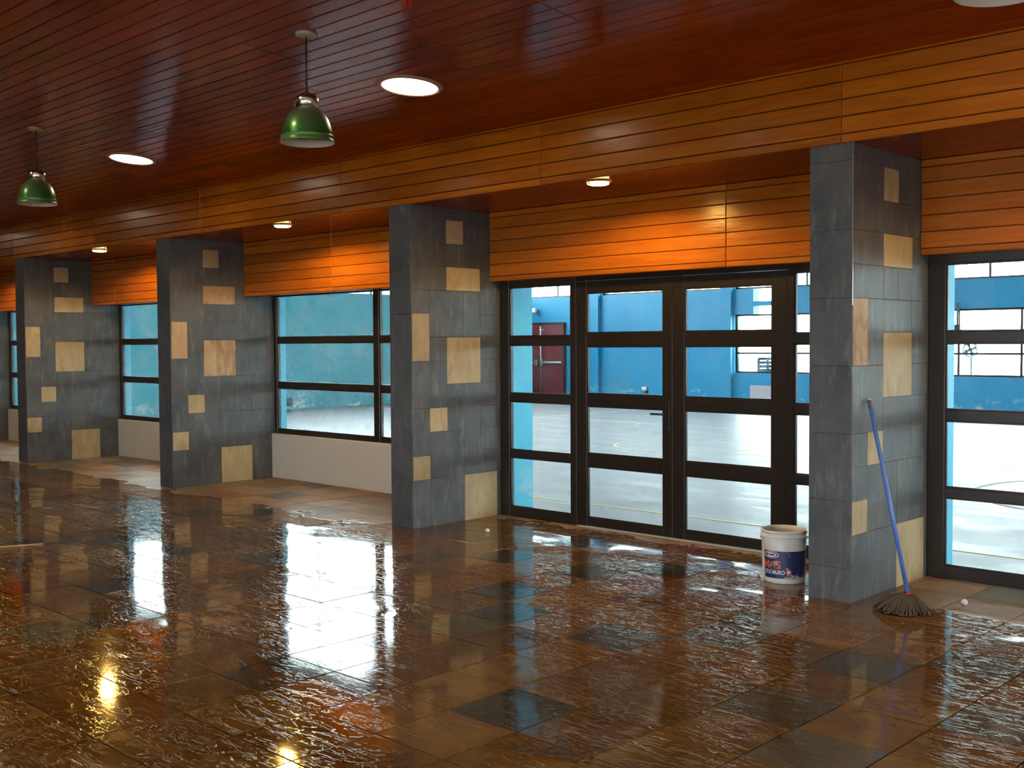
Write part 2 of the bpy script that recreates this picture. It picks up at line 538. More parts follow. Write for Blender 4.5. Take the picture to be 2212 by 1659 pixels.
def boxo(name, m, parent, x0, x1, y0, y1, z0, z1, c=0.0):
    """box in world coordinates, origin at the middle of its base"""
    cx, cy_ = (x0 + x1) / 2, (y0 + y1) / 2
    b = MB()
    if c <= 0:
        b.box(x0 - cx, x1 - cx, y0 - cy_, y1 - cy_, 0, z1 - z0)
        me = b.mesh(name)
    else:
        me = bevbox(name, x1 - x0, y1 - y0, z1 - z0, c)
    return obj(name, me, m, parent, Matrix.Translation((cx, cy_, z0)))

_bev = {}
def bevbox(name, lx, ly, lz, c):
    key = (round(lx, 4), round(ly, 4), round(lz, 4), c)
    if key in _bev:
        return _bev[key]
    import bmesh
    bm = bmesh.new()
    bmesh.ops.create_cube(bm, size=1.0)
    for v in bm.verts:
        v.co = Vector((v.co.x * lx, v.co.y * ly, (v.co.z + 0.5) * lz))
    bmesh.ops.bevel(bm, geom=list(bm.edges), offset=c, segments=1, affect='EDGES')
    me = bpy.data.meshes.new(name)
    bm.to_mesh(me)
    bm.free()
    _bev[key] = me
    return me

_slab = {}
def slab_mesh(lx, ly, h, c):
    """piece with chamfered upper edges: x, y centred, z from 0 (back) to h (face)"""
    key = (round(lx, 4), round(ly, 4), round(h, 4), round(c, 4))
    if key in _slab:
        return _slab[key]
    a, b = lx / 2, ly / 2
    vs = []
    for (px, py, z) in ((a, b, 0), (a, b, h - c), (a - c, b - c, h)):
        vs += [(-px, -py, z), (px, -py, z), (px, py, z), (-px, py, z)]
    fs = [(3, 2, 1, 0), (8, 9, 10, 11)]
    for l in (0, 4):
        for i in range(4):
            j = (i + 1) % 4
            fs.append((l + i, l + j, l + 4 + j, l + 4 + i))
    me = bpy.data.meshes.new('piece')
    me.from_pydata(vs, [], fs)
    me.update()
    _slab[key] = me
    return me

def slab(name, m, parent, lx, ly, h, c, origin, xax, zax):
    x = Vector(xax).normalized()
    z = Vector(zax).normalized()
    y = z.cross(x)
    mw = Matrix(((x.x, y.x, z.x, origin[0]), (x.y, y.y, z.y, origin[1]), (x.z, y.z, z.z, origin[2]), (0, 0, 0, 1)))
    return obj(name, slab_mesh(lx, ly, h, c), m, parent, mw)

# ================================================================== ROOM SHELL
rng = random.Random(7)
# ---- floor of stone tiles
TG, TX0, TY0 = 0.4385, -0.09, -3.21
fl = boxo('floor', M['grout'], None, XL, XR, YB, 1.62, -0.25, -0.006)
tag(fl, 'wet brown stone tile floor of the pillared room', 'floor', kind='structure')
SLATE = {(2, 4), (-1, 3), (-3, 3), (-4, 4), (-6, 6), (-4, 6), (-6, 8), (0, 0), (-3, 7), (-3, -1),
         (-9, 3), (-9, 0), (-7, -1), (-26, 6), (-27, 7), (-27, 9), (-24, 6), (-16, 8), (2, 9)}
GREY = {(0, 4), (2, 2), (3, 1), (4, 3), (3, 5), (0, 5)}
OLIVE = {(-3, 2), (-7, -2)}
MAROON = {(-3, 6), (-4, 9), (-1, 6), (-10, -1), (-25, 9)}
def tile_kind(i, j):
    if (i, j) in SLATE: return 'tile_slate'
    if (i, j) in GREY: return 'tile_grey'
    if (i, j) in OLIVE: return 'tile_olive'
    if (i, j) in MAROON: return 'tile_maroon'
    q = random.Random(i * 7919 + j * 104729).random()
    near = i > -11
    if not near:
        if q < 0.10: return 'tile_slate'
        if q < 0.14: return 'tile_olive'
        if q < 0.165: return 'tile_maroon'
    return 'tile_brown'
def proj(p_):
    v = Vector(p_) - CAMPOS
    dz = v.dot(vd)
    if dz < 0.3: return None
    return (1106 + FPX * v.dot(vr) / dz, 829.5 - FPX * v.dot(vu) / dz, dz)
cells = []
i0, i1 = math.floor((XL - TX0) / TG), math.ceil((XR - TX0) / TG)
j0, j1 = math.floor((YB - TY0) / TG), math.ceil((1.40 - TY0) / TG)
for i in range(i0, i1):
    for j in range(j0, j1):
        x0, x1 = max(TX0 + i * TG, XL), min(TX0 + (i + 1) * TG, XR)
        y0, y1 = max(TY0 + j * TG, YB), min(TY0 + (j + 1) * TG, 1.44)
        if x1 - x0 < 0.02 or y1 - y0 < 0.02:
            continue
        s = 0.0
        q = proj(((x0 + x1) / 2, (y0 + y1) / 2, 0))
        if q and -60 < q[0] < 2280 and 800 < q[1] < 1740:
            s = 1.0 / q[2] ** 3
        cells.append((s, i, j, x0, x1, y0, y1))
cells.sort(reverse=True)
GAP = 0.007
rest = {}
for n, (s, i, j, x0, x1, y0, y1) in enumerate(cells):
    k = tile_kind(i, j)
    lx, ly = x1 - x0 - GAP, y1 - y0 - GAP
    dz = random.Random(i * 31 + j * 17).uniform(-0.0012, 0.0012)
    if n < 300 and s > 0:
        slab('tile', M[k], fl, lx, ly, 0.012, 0.0010, ((x0 + x1) / 2, (y0 + y1) / 2, -0.012 + dz), (1, 0, 0), (0, 0, 1))
    else:
        rest.setdefault(k, MB())
        b = rest[k]
        me = slab_mesh(lx, ly, 0.012, 0.0010)
        b.add([(v.co.x + (x0 + x1) / 2, v.co.y + (y0 + y1) / 2, v.co.z - 0.012 + dz) for v in me.vertices], [tuple(f.vertices) for f in me.polygons])
for k, b in rest.items():
    o = b.build('tile_field', M[k], fl)
    o['kind'] = 'stuff'

# ---- ceiling: boards on a slab rising away from the beam
cz = lambda y: ZT - SL * y
e2 = Vector((0, -1, SL)).normalized()            # direction away from the beam along the ceiling
cn = Vector((0, -SL, -1)).normalized()           # room-side normal
b = MB()
b.add([(XL, 0.0, cz(0) + 0.02), (XR, 0.0, cz(0) + 0.02), (XR, YB, cz(YB) + 0.02), (XL, YB, cz(YB) + 0.02),
       (XL, 0.0, cz(0) + 0.3), (XR, 0.0, cz(0) + 0.3), (XR, YB, cz(YB) + 0.3), (XL, YB, cz(YB) + 0.3)],
      [(0, 3, 2, 1), (4, 5, 6, 7), (0, 1, 5, 4), (1, 2, 6, 5), (2, 3, 7, 6), (3, 0, 4, 7)])
ceil = b.build('ceiling', M['gap'])
tag(ceil, 'dark red varnished plank ceiling sloping up from the beam', 'ceiling', kind='structure')
BP = 0.1245
rowsN = int((-YB / math.cos(math.atan(SL))) / BP)
restb = MB()
nb = 0
LB = 2.645
for r_ in range(rowsN):
    s0 = 0.004 + r_ * BP
    grp = (r_ // 4)
    off = (0.22 + (grp % 3) * 0.88 + 0.4 * (grp % 2)) % LB
    x = XL + off - LB
    while x < XR:
        x0, x1 = max(x, XL), min(x + LB, XR)
        x += LB
        if x1 - x0 < 0.05:
            continue
        mid = Vector(((x0 + x1) / 2, 0, ZT + 0.019)) + e2 * (s0 + BP / 2)
        pr = [proj(Vector((xx, 0, ZT)) + e2 * (s0 + BP / 2)) for xx in (x0, (x0 + x1) / 2, x1)]
        vis = any(q and -150 < q[0] < 2360 and -150 < q[1] < 700 for q in pr)
        if vis and nb < 300:
            nb += 1
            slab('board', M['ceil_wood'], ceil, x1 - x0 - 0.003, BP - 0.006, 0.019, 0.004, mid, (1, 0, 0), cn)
        else:
            me = slab_mesh(x1 - x0 - 0.003, BP - 0.006, 0.019, 0.004)
            X, Z = Vector((1, 0, 0)), cn
            Y = Z.cross(X)
            restb.add([mid + X * v.co.x + Y * v.co.y + Z * v.co.z for v in me.vertices], [tuple(f.vertices) for f in me.polygons])
o = restb.build('board_field', M['ceil_wood'], ceil)
o['kind'] = 'stuff'

# ---- beam fascia
fb = boxo('trim_1', M['gap'], None, XL, XR, 0.02, 1.2, H + 0.02, 5.2)
tag(fb, 'long orange plank beam running over the pillar tops', 'beam', kind='structure')
rows = [H, H + 0.060, H + 0.172, H + 0.284, H + 0.396, H + 0.508]
joints = [x for x in [0.221 + 2.645 * k for k in range(-9, 5)] if XL < x < XR]
xs = [XL] + joints + [XR]
for a, c_ in zip(rows[:-1], rows[1:]):
    for x0, x1 in zip(xs[:-1], xs[1:]):
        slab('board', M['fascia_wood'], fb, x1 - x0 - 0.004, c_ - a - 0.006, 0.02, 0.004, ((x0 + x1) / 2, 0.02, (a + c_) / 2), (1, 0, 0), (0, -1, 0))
boxo('edge_strip', M['fascia_wood'], fb, XL, XR, -0.012, 0.02, H + 0.508, H + 0.522)
# ---- soffit boards under the beam
sj = [x for x in [-1.314 + 2.645 * k for k in range(-9, 5)] if XL < x < XR]
xs = [XL] + sj + [XR]
so = boxo('trim_2', M['gap'], None, XL, XR, 0.0, 1.06, H + 0.018, H + 0.02)
tag(so, 'dark plank underside of the beam between pillars', 'soffit', kind='structure')
for k in range(9):
    y0, y1 = 0.002 + k * 0.1135, 0.002 + (k + 1) * 0.1135
    for x0, x1 in zip(xs[:-1], xs[1:]):
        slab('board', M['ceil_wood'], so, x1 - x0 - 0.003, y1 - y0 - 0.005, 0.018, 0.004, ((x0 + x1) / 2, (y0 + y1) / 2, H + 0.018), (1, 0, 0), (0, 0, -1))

# ---- back and side walls of the room, openings added for fill light
def wall_grid(name, m, axis, a0, a1, z0, z1, t0, t1, holes, label, kind='structure'):
    """wall along x (axis 'x') or y (axis 'y'), thickness t0..t1, rectangular holes (a0,a1,z0,z1)"""
    As = sorted({a0, a1, *[h[0] for h in holes], *[h[1] for h in holes]})
    Zs = sorted({z0, z1, *[h[2] for h in holes], *[h[3] for h in holes]})
    b = MB()
    for p0, p1 in zip(As[:-1], As[1:]):
        for q0, q1 in zip(Zs[:-1], Zs[1:]):
            mx, mz = (p0 + p1) / 2, (q0 + q1) / 2
            if any(h[0] < mx < h[1] and h[2] < mz < h[3] for h in holes):
                continue
            if axis == 'x':
                b.box(p0, p1, t0, t1, q0, q1)
            else:
                b.box(t0, t1, p0, p1, q0, q1)
    o = b.build(name, m)
    tag(o, label, 'wall', kind=kind)
    return o
bh = [(-2.8, 0.4, 0.9, 2.5), (1.4, 4.6, 0.9, 2.5), (5.2, 8.4, 0.9, 2.5)]  # unseen openings, added for daylight from behind the viewer
wall_grid('wall_back', M['room_wall'], 'x', XL - 0.2, XR + 0.2, -0.2, 5.3, YB - 0.2, YB, bh, 'plain plaster wall behind the viewer with added openings for fill light')
wall_grid('wall_left', M['room_wall'], 'y', YB - 0.2, 1.645, -0.2, 5.3, XL - 0.2, XL, [], 'plain plaster end wall far to the left')
wall_grid('wall_right', M['room_wall'], 'y', YB - 0.2, 1.645, -0.2, 5.3, XR, XR + 0.2, [(-12.4, -9.6, 0.9, 1.7), (-8.4, -5.6, 0.9, 1.7), (-4.4, -1.6, 0.9, 1.7)], 'plain plaster end wall far to the right with added openings for fill light')  # openings added out of view to light the pillar sides

# ---- wall over the glazing (hall side painted turquoise)
lw = boxo('wall_front_lintel', M['teal_light'], None, XL, XR, 1.2, 1.645, 2.36, 5.2)
tag(lw, 'turquoise wall above the glazing on the hall side', 'wall', kind='structure')

# ================================================================== PILLARS
TAN = [(2, 3, 12, 13, 'tan'), (2, 4, 10, 11, 'tan'), (0, 1, 7, 9, 'tan'), (2, 4, 6, 8, 'tan'), (1, 2, 4, 5, 'tan'), (0, 1, 2, 3, 'tan'), (3, 5, 0, 2, 'tan')]
def layout(ncol, nrow, tans, seed):
    used = [[False] * nrow for _ in range(ncol)]
    out = []
    for c0, c1, r0, r1, m in tans:
        for c in range(c0, c1):
            for r in range(r0, r1):
                used[c][r] = True
        out.append((c0, c1, r0, r1, m))
    R = random.Random(seed)
    for r in range(nrow):
        for c in range(ncol):
            if used[c][r]:
                continue
            opts = []
            for w_, h_ in ((2, 2), (2, 2), (1, 2), (2, 1), (2, 1), (1, 1)):
                if c + w_ <= ncol and r + h_ <= nrow and all(not used[cc][rr] for cc in range(c, c + w_) for rr in range(r, r + h_)):
                    opts.append((w_, h_))
            w_, h_ = R.choice(opts)
            for cc in range(c, c + w_):
                for rr in range(r, r + h_):
                    used[cc][rr] = True
            out.append((c, c + w_, r, r + h_, 'slate'))
    return out
ROW = [MOD * k for k in range(14)] + [H]
PLAB = ['slate-clad pillar beyond the right edge of the glass doors',
        'nearest slate pillar with tan stone patches, blue mop leaning on it',
        'slate pillar with tan stone patches at the left of the double glass doors',
        'slate pillar with streaky tan stone patches between the two dusty sill windows',
        'distant slate pillar with tan stone patches, second from the left edge',
        'slate pillar cut by the left edge of the picture',
        'slate pillar at the far left end of the room']
T = 0.010
for n, px in enumerate(PX):
    rdep = 1.165 if n in (0, 1, 2) else 1.446
    ldep = 1.165 if n in (0, 1) else 1.446
    P = empty('pillar', (px + PW / 2, 0.6, 0))
    tag(P, PLAB[n], 'pillar', 'stone clad pillars along the glazing')
    ps = 1.2 if n < 3 else 1.446
    boxo('core', M['mortar'], P, px + T, px + PW - T, T, ps, 0, H)
    boxo('outer_pier', M['teal_light'], P, px + (T if n == 2 else T * 0.4), px + PW - T * 0.4, ps, 1.64, 0, H)
    # front face
    rr_ = random.Random(50 + n)
    z = 0.0
    for hh in [0.222, 0.444, 0.444, 0.444, 0.444, 0.444, 0.444, 0.114]:
        slab('stone_tile', M['slate'], P, PW - 0.003, hh - 0.002, T, 0.0012, (px + PW / 2, T, z + hh / 2), (1, 0, 0), (0, -1, 0))
        z += hh
    # right side face
    cols = [T] + [MOD * k for k in range(1, 6)] + [rdep]
    if rdep > 1.3:
        cols = [T] + [MOD * k for k in range(1, 7)] + [rdep]
    tans = [list(t) for t in TAN]
    if n == 1:
        tans[2][4] = 'pink'
    if n == 3:
        tans[2][4] = 'pink'; tans[3][4] = 'pink'; tans[1][4] = 'pink'
    for c0, c1, r0, r1, m in layout(len(cols) - 1, len(ROW) - 1, tans, 5 + n):
        y0, y1, z0, z1 = cols[c0], cols[c1], ROW[r0], ROW[r1]
        h = T + (0.0015 if m != 'slate' else rr_.uniform(-0.0006, 0.0006))
        slab('stone_tile', M[m], P, y1 - y0 - 0.002, z1 - z0 - 0.002, h, 0.001, (px + PW - T, (y0 + y1) / 2, (z0 + z1) / 2), (0, 1, 0), (1, 0, 0))
    # left side face, plain courses
    yy = [T, ldep / 3, 2 * ldep / 3, ldep]
    for r in range(7):
        z0, z1 = r * 0.444, min((r + 1) * 0.444, H)
        for y0, y1 in zip(yy[:-1], yy[1:]):
            slab('stone_tile', M['slate'], P, y1 - y0 - 0.002, z1 - z0 - 0.002, T, 0.0015, (px + T, (y0 + y1) / 2, (z0 + z1) / 2), (0, -1, 0), (-1, 0, 0))
    if n == 1:
        o = boxo('corner_bead', M['steel'], P, px + PW - 0.003, px + PW + 0.002, -0.002, 0.003, 1.95, H)
        o['label'] = 'thin pale corner strip'

# ================================================================== HEADERS, DOORS, WINDOWS
hrows = [2.325, 2.373, 2.489, 2.605, 2.721, 2.837, 2.945, 3.0]
def header(xa, xb, n, lab):
    hd = boxo('trim_%d' % n, M['gap'], None, xa, xb, 1.04, 1.2, 2.33, H)
    tag(hd, lab, 'header', kind='structure')
    xx = [xa] + [x for x in sj if xa + 0.15 < x < xb - 0.15] + [xb]
    for a, c_ in zip(hrows[:-1], hrows[1:]):
        for x0, x1 in zip(xx[:-1], xx[1:]):
            slab('board', M['header_wood'], hd, x1 - x0 - 0.004, c_ - a - 0.005, 0.02, 0.004, ((x0 + x1) / 2, 1.04, (a + c_) / 2), (1, 0, 0), (0, -1, 0))
    slab('board', M['header_wood'], hd, xb - xa - 0.004, 0.15, 0.012, 0.003, ((xa + xb) / 2, 1.115, 2.337), (1, 0, 0), (0, 0, -1))

FR = M['frame']
def grid_light(parent, xa, xb, y0, y1, rails, side, gl, rail_y=None):
    """stiles of width side at xa, xb; rails = list of (z0,z1); panes between rails"""
    boxo('stile', FR, parent, xa, xa + side[0], y0, y1, rails[0][0], rails[-1][1], 0.003)
    boxo('stile', FR, parent, xb - side[1], xb, y0, y1, rails[0][0], rails[-1][1], 0.003)
    ia, ib = xa + side[0], xb - side[1]
    for k, (z0, z1) in enumerate(rails):
        boxo('rail', FR, parent, ia, ib, y0 + 0.004, y1 - 0.004, z0, z1, 0.003)
    ym = (y0 + y1) / 2
    for (a, b_), (c_, d) in zip(rails[:-1], rails[1:]):
        boxo('glass_pane', gl, parent, ia - 0.005, ib + 0.005, ym - 0.003, ym + 0.003, b_ - 0.005, c_ + 0.005)
        # glazing bead round each pane
        for (bx0, bx1, bz0, bz1) in ((ia, ib, b_, b_ + 0.012), (ia, ib, c_ - 0.012, c_), (ia, ia + 0.012, b_ + 0.012, c_ - 0.012), (ib - 0.012, ib, b_ + 0.012, c_ - 0.012)):
            boxo('bead', FR, parent, bx0, bx1, ym - 0.018, ym - 0.004, bz0, bz1)

S_RAILS = [(0.004, 0.095), (0.59, 0.66), (1.144, 1.22), (1.70, 1.78), (2.265, 2.35)]
D_RAILS = [(0.012, 0.092), (0.570, 0.687), (1.131, 1.242), (1.684, 1.804), (2.178, 2.285)]
dn = [0]; wn_ = [0]
def door_bay(xa, xb, which):
    m1, m2 = xa + 0.925, xb - 0.775          # jamb-side mullions (their door-side edges x)
    tL = 'left' if which == 0 else 'right'
    wn_[0] += 1
    s1 = empty('window_%d' % wn_[0], (xa, 1.18, 0))
    tag(s1, ('narrow fixed dark-framed side window left of the double doors, with blue wall behind' if which == 0 else
             'dark-framed glazing at the right edge of the picture beside the mop'), 'window', kind='structure')
    grid_light(s1, xa + 0.004, m1 + 0.075, 1.16, 1.225, S_RAILS, (0.12, 0.075), M['glass'])
    wn_[0] += 1
    s2 = empty('window_%d' % wn_[0], (xb, 1.18, 0))
    tag(s2, ('narrow fixed dark-framed side window between the doors and the nearest pillar' if which == 0 else
             'fixed dark-framed side window beyond the right picture edge'), 'window', kind='structure')
    grid_light(s2, m2 - 0.06, xb - 0.004, 1.16, 1.225, S_RAILS, (0.06, 0.12), M['glass'])
    if which == 0:
        da, db = m1 + 0.078, m2 - 0.063
        mid = -1.948
        for k, (a, b_) in enumerate(((da, mid - 0.002), (mid + 0.002, db))):
            dn[0] += 1
            D = empty('door_%d' % dn[0], (a if k == 0 else b_, 1.18, 0))
            tag(D, ('left leaf of the dark-framed glass double doors, four panes tall' if k == 0 else
                    'right leaf of the dark-framed glass double doors, behind the paint bucket'), 'door', kind='structure')
            grid_light(D, a, b_, 1.165, 1.215, D_RAILS, (0.118, 0.098) if k == 0 else (0.122, 0.135), M['glass'])
            if k == 0:
                hb = MB().tube([(mid - 0.05, 1.165, 1.09), (mid - 0.05, 1.11, 1.09), (mid - 0.19, 1.105, 1.09)], 0.009, 10)
                hd = hb.build('lever_handle', M['black'], D)
                boxo('lock_plate', M['frame'], D, mid - 0.075, mid - 0.03, 1.158, 1.166, 0.95, 1.2, 0.002)
        boxo('head_frame', FR, s1, m1 + 0.075, m2 - 0.06, 1.16, 1.225, 2.288, 2.35, 0.003)
        boxo('threshold', M['sill_strip'], s1, m1 + 0.075, m2 - 0.06, 1.15, 1.25, -0.004, 0.006)
    else:
        # beyond the first light: one more fixed light of the same frame
        mm = m1 + 0.075
        grid_light(s1, mm + 0.002, m2 - 0.062, 1.16, 1.225, S_RAILS, (0.05, 0.05), M['glass'])

def window_bay(xa, xb, n, lab):
    wn_[0] += 1
    W = empty('window_%d' % wn_[0], ((xa + xb) / 2, 1.47, 0.57))
    tag(W, lab, 'window', kind='structure')
    mid = (xa + xb) / 2 + 0.05
    y0, y1 = 1.445, 1.505
    R_ = [(0.573, 0.63), (1.16, 1.23), (1.738, 1.806), (2.337, 2.40)]
    grid_light(W, xa + 0.003, mid + 0.05, y0, y1, R_, (0.07, 0.10), M['glass_dusty'])
    grid_light(W, mid + 0.0505, xb - 0.003, y0, y1, R_, (0.004, 0.07), M['glass_dusty'])
    sw = boxo('wall_front', M['plaster'], None, xa + 0.002, xb - 0.002, 1.40, 1.62, 0.0, 0.572, 0.006)
    tag(sw, 'low pale plaster wall ' + n, 'wall', kind='structure')

bays = [(PX[k + 1] + PW, PX[k]) for k in range(6)]     # right to left
header(*bays[0], 3, 'orange plank header above the glazing at the right edge')
header(*bays[1], 4, 'orange plank header above the glass double doors')
header(*bays[2], 5, 'orange plank header above the nearer dusty window')
header(*bays[3], 6, 'orange plank header above the farther dusty window')
header(*bays[4], 7, 'orange plank header at the left edge of the picture')
header(*bays[5], 8, 'orange plank header at the far left end')
door_bay(*bays[1], 0)
door_bay(*bays[0], 1)
window_bay(*bays[2], 'under the nearer dusty window, between second and third pillars', 'nearer dusty dark-framed window of six panes above a low pale wall')
window_bay(*bays[3], 'under the farther dusty window, between third and fourth pillars', 'farther dusty dark-framed window above a low pale wall')
window_bay(*bays[4], 'at the left edge of the picture', 'dusty dark-framed window at the left edge of the picture')
window_bay(*bays[5], 'at the far left end of the room', 'dusty dark-framed window at the far left end of the room')

# ================================================================== HALL BEYOND THE GLASS
gf = boxo('floor_hall', M['court'], None, GX0 - 0.3, GX1 + 0.3, 1.62, GY1 + 0.3, -0.25, -0.01)
tag(gf, 'grey concrete court floor of the turquoise hall outside', 'floor', kind='structure')
def line(name, m, pts, wd=0.05):
    vs, fs = [], []
    for i, (x, y) in enumerate(pts):
        a = Vector(pts[max(i - 1, 0)]); c_ = Vector(pts[min(i + 1, len(pts) - 1)])
        t = (c_ - a).normalized()
        nn = Vector((-t.y, t.x)) * wd / 2
        for z in (-0.012, -0.007):
            vs += [(x + nn.x, y + nn.y, z), (x - nn.x, y - nn.y, z)]
    for i in range(len(pts) - 1):
        a, c_ = 4 * i, 4 * i + 4
        fs += [(a + 2, a + 3, c_ + 3, c_ + 2), (a, a + 2, c_ + 2, c_), (a + 1, c_ + 1, c_ + 3, a + 3)]
    b = MB(); b.add(vs, fs)
    return b.build(name, m, gf)
line('court_line', M['line_white'], [(-20, 12.2), (2, 12.2)])
line('court_line', M['line_white'], [(-13.7, 3.0), (-13.7, 18.2)])
line('court_line', M['line_white'], [(-20, 17.6), (6, 17.6)])
line('court_line', M['line_yellow'], [(-20, 2.35), (6, 2.35)])
line('court_line', M['line_yellow'], [(-20, 14.0), (6, 14.0)])
for cx, cy_, rr_ in ((-7.0, 8.6, 1.2), (-11.6, 11.3, 1.2)):
    line('court_line', M['line_yellow'], [(cx + rr_ * math.cos(t * math.pi / 24), cy_ + rr_ * math.sin(t * math.pi / 24)) for t in range(49)])
line('court_line', M['darkgrey'], [(0.4 + 1.75 * math.cos(t * math.pi / 24), 6.6 + 1.75 * math.sin(t * math.pi / 24)) for t in range(49)], 0.06)

PIL = [-17.63, -12.99, -8.35, -3.71, 0.93, 5.57]
CL0, CL1 = 3.14, 4.1
edges = [GX0 + 0.25] + [e for p_ in PIL for e in (p_ - 0.19, p_ + 0.19)] + [GX1 - 0.25]
pairs = [(edges[2 * k], edges[2 * k + 1]) for k in range(len(edges) // 2)]
holes = [(a, b_, CL0, CL1) for a, b_ in pairs]
wins = [(a, b_, 0.87, 2.46) for a, b_ in pairs[2:]]
holes += wins
holes += [(-12.19, -11.45, 2.80, CL0 + 0.001), (-12.19, -11.45, 2.459, 2.68)]
wf = wall_grid('wall_hall_far', M['teal_far'], 'x', GX0, GX1, -0.1, 4.5, GY1, GY1 + 0.3, holes, 'blue turquoise far wall of the hall with high windows and maroon door')
for p_ in PIL:
    boxo('pilaster', M['teal_far'], wf, p_ - 0.17, p_ + 0.17, GY1 - 0.12, GY1, 0, 4.5)
def far_window(a, b_, z0, z1, nm, lab, zs=(), nx=2):
    wn_[0] += 1
    W = empty('window_%d' % wn_[0], ((a + b_) / 2, GY1 + 0.15, z0))
    tag(W, lab, 'window', kind='structure')
    y0, y1 = GY1 + 0.12, GY1 + 0.17
    t = 0.05
    boxo('frame_bar', FR, W, a, b_, y0, y1, z0, z0 + t)
    boxo('frame_bar', FR, W, a, b_, y0, y1, z1 - t, z1)
    xs_ = [a + (b_ - a) * k / nx for k in range(nx + 1)]
    for k, x in enumerate(xs_):
        xx = min(max(x, a + t / 2), b_ - t / 2)
        boxo('frame_bar', FR, W, xx - t / 2, xx + t / 2, y0, y1, z0 + t, z1 - t)
    zz = [z0] + list(zs) + [z1]
    for z in zs:
        boxo('frame_bar', FR, W, a + t, b_ - t, y0 + 0.005, y1 - 0.005, z - t / 2, z + t / 2)
    for x0, x1 in zip(xs_[:-1], xs_[1:]):
        for q0, q1 in zip(zz[:-1], zz[1:]):
            boxo('glass_pane', M['glass_hall'], W, x0 + 0.02, x1 - 0.02, y0 + 0.022, y0 + 0.028, q0 + 0.02, q1 - 0.02)
ordn = ['leftmost', 'second', 'third', 'fourth', 'fifth', 'sixth', 'seventh']
for k, (a, b_) in enumerate(pairs):
    far_window(a, b_, CL0, CL1, 'c', 'high strip window in the hall far wall, %s from the maroon door corner' % ordn[k])
for k, (a, b_) in enumerate(pairs[2:]):
    far_window(a, b_, 0.87, 2.46, 'w', 'large bright window in the hall far wall, %s from the left' % ordn[k].replace('leftmost', 'first'), zs=(1.41,), nx=3)

# left gable wall: solid to 3.14, glazed above up to the roof
RIDGE_Y, RIDGE_Z, EAVE_Z = 10.4, 9.2, 4.45
wl = wall_grid('wall_hall_left', M['teal'], 'y', GY0, GY1, -0.1, CL0, GX0 - 0.3, GX0, [], 'turquoise end wall of the hall seen through the dusty windows')
wn_[0] += 1
GW = empty('window_%d' % wn_[0], (GX0 - 0.15, RIDGE_Y, CL0))
tag(GW, 'tall glazed gable over the turquoise end wall of the hall', 'window', kind='structure')
def roof_z(y):
    return EAVE_Z + (RIDGE_Z - EAVE_Z) * (1 - abs(y - RIDGE_Y) / (GY1 - RIDGE_Y)) if True else 0
nG = 9
ys = [GY0 + (GY1 - GY0) * k / nG for k in range(nG + 1)]
for y in ys:
    yy_ = min(max(y, GY0 + 0.04), GY1 - 0.04)
    boxo('mullion', FR, GW, GX0 - 0.18, GX0 - 0.12, yy_ - 0.03, yy_ + 0.03, CL0, roof_z(yy_))
for y0, y1 in zip(ys[:-1], ys[1:]):
    b = MB()
    za, zb = roof_z(y0 + 0.03) - 0.03, roof_z(y1 - 0.03) - 0.03
    xg0, xg1 = GX0 - 0.153, GX0 - 0.147
    top = [(y0 + 0.03, za), (y1 - 0.03, zb)]
    if y0 < RIDGE_Y < y1:
        top = [(y0 + 0.03, za), (RIDGE_Y, RIDGE_Z - 0.03), (y1 - 0.03, zb)]
    prof = [(y0 + 0.03, CL0)] + top + [(y1 - 0.03, CL0)]
    n_ = len(prof)
    b.add([(xg0, yy, zz) for yy, zz in prof] + [(xg1, yy, zz) for yy, zz in prof],
          [tuple(range(n_)), tuple(n_ + k for k in reversed(range(n_)))] + [(k, (k + 1) % n_, n_ + (k + 1) % n_, n_ + k) for k in range(n_)])
    b.build('glass_pane', M['glass_hall'], GW)
wr = wall_grid('wall_hall_right', M['teal'], 'y', GY0, GY1, -0.1, 9.2, GX1, GX1 + 0.3, [(2.6, 6.4, 0.9, 3.3), (6.8, 10.6, 0.9, 3.3), (11.0, 14.8, 0.9, 3.3)], 'turquoise end wall of the hall to the right, out of view, with windows added for light')  # windows added out of view to light jambs, pillar sides and floor
for y0_ in (2.6, 6.8, 11.0):
    boxo('glass_pane', M['glass_hall'], wr, GX1 + 0.14, GX1 + 0.15, y0_, y0_ + 3.8, 0.9, 3.3)
# near side wall of the hall above the room
wn2 = boxo('wall_hall_near', M['teal'], None, GX0 - 0.3, GX1 + 0.3, 1.3, 1.64, 5.2, 5.3)
tag(wn2, 'turquoise wall of the hall above the glazing', 'wall', kind='structure')
# roof: far slope closed, near slope with translucent strips added to light the hall
def roof_strip(bld, x0, x1, ya, yb):
    za, zb = roof_z(ya), roof_z(yb)
    bld.add([(x0, ya, za), (x1, ya, za), (x1, yb, zb), (x0, yb, zb), (x0, ya, za + 0.12), (x1, ya, za + 0.12), (x1, yb, zb + 0.12), (x0, yb, zb + 0.12)],
            [(0, 3, 2, 1), (4, 5, 6, 7), (0, 1, 5, 4), (1, 2, 6, 5), (2, 3, 7, 6), (3, 0, 4, 7)])
b = MB()
roof_strip(b, GX0 - 0.4, GX1 + 0.4, RIDGE_Y, GY1 + 0.4)
FILL_SKYL = [(-17.8, -16.6), (-12.2, -11.0), (-6.6, -5.4), (-1.0, 0.2), (4.6, 5.8)]  # unseen skylights, added as top light for the hall
xprev = GX0 - 0.4
for a, c_ in FILL_SKYL:
    roof_strip(b, xprev, a, 1.2, RIDGE_Y)
    roof_strip(b, a, c_, 1.2, 2.4)
    roof_strip(b, a, c_, 9.4, RIDGE_Y)
    xprev = c_
roof_strip(b, xprev, GX1 + 0.4, 1.2, RIDGE_Y)
rf = b.build('ceiling_hall', M['roof'])
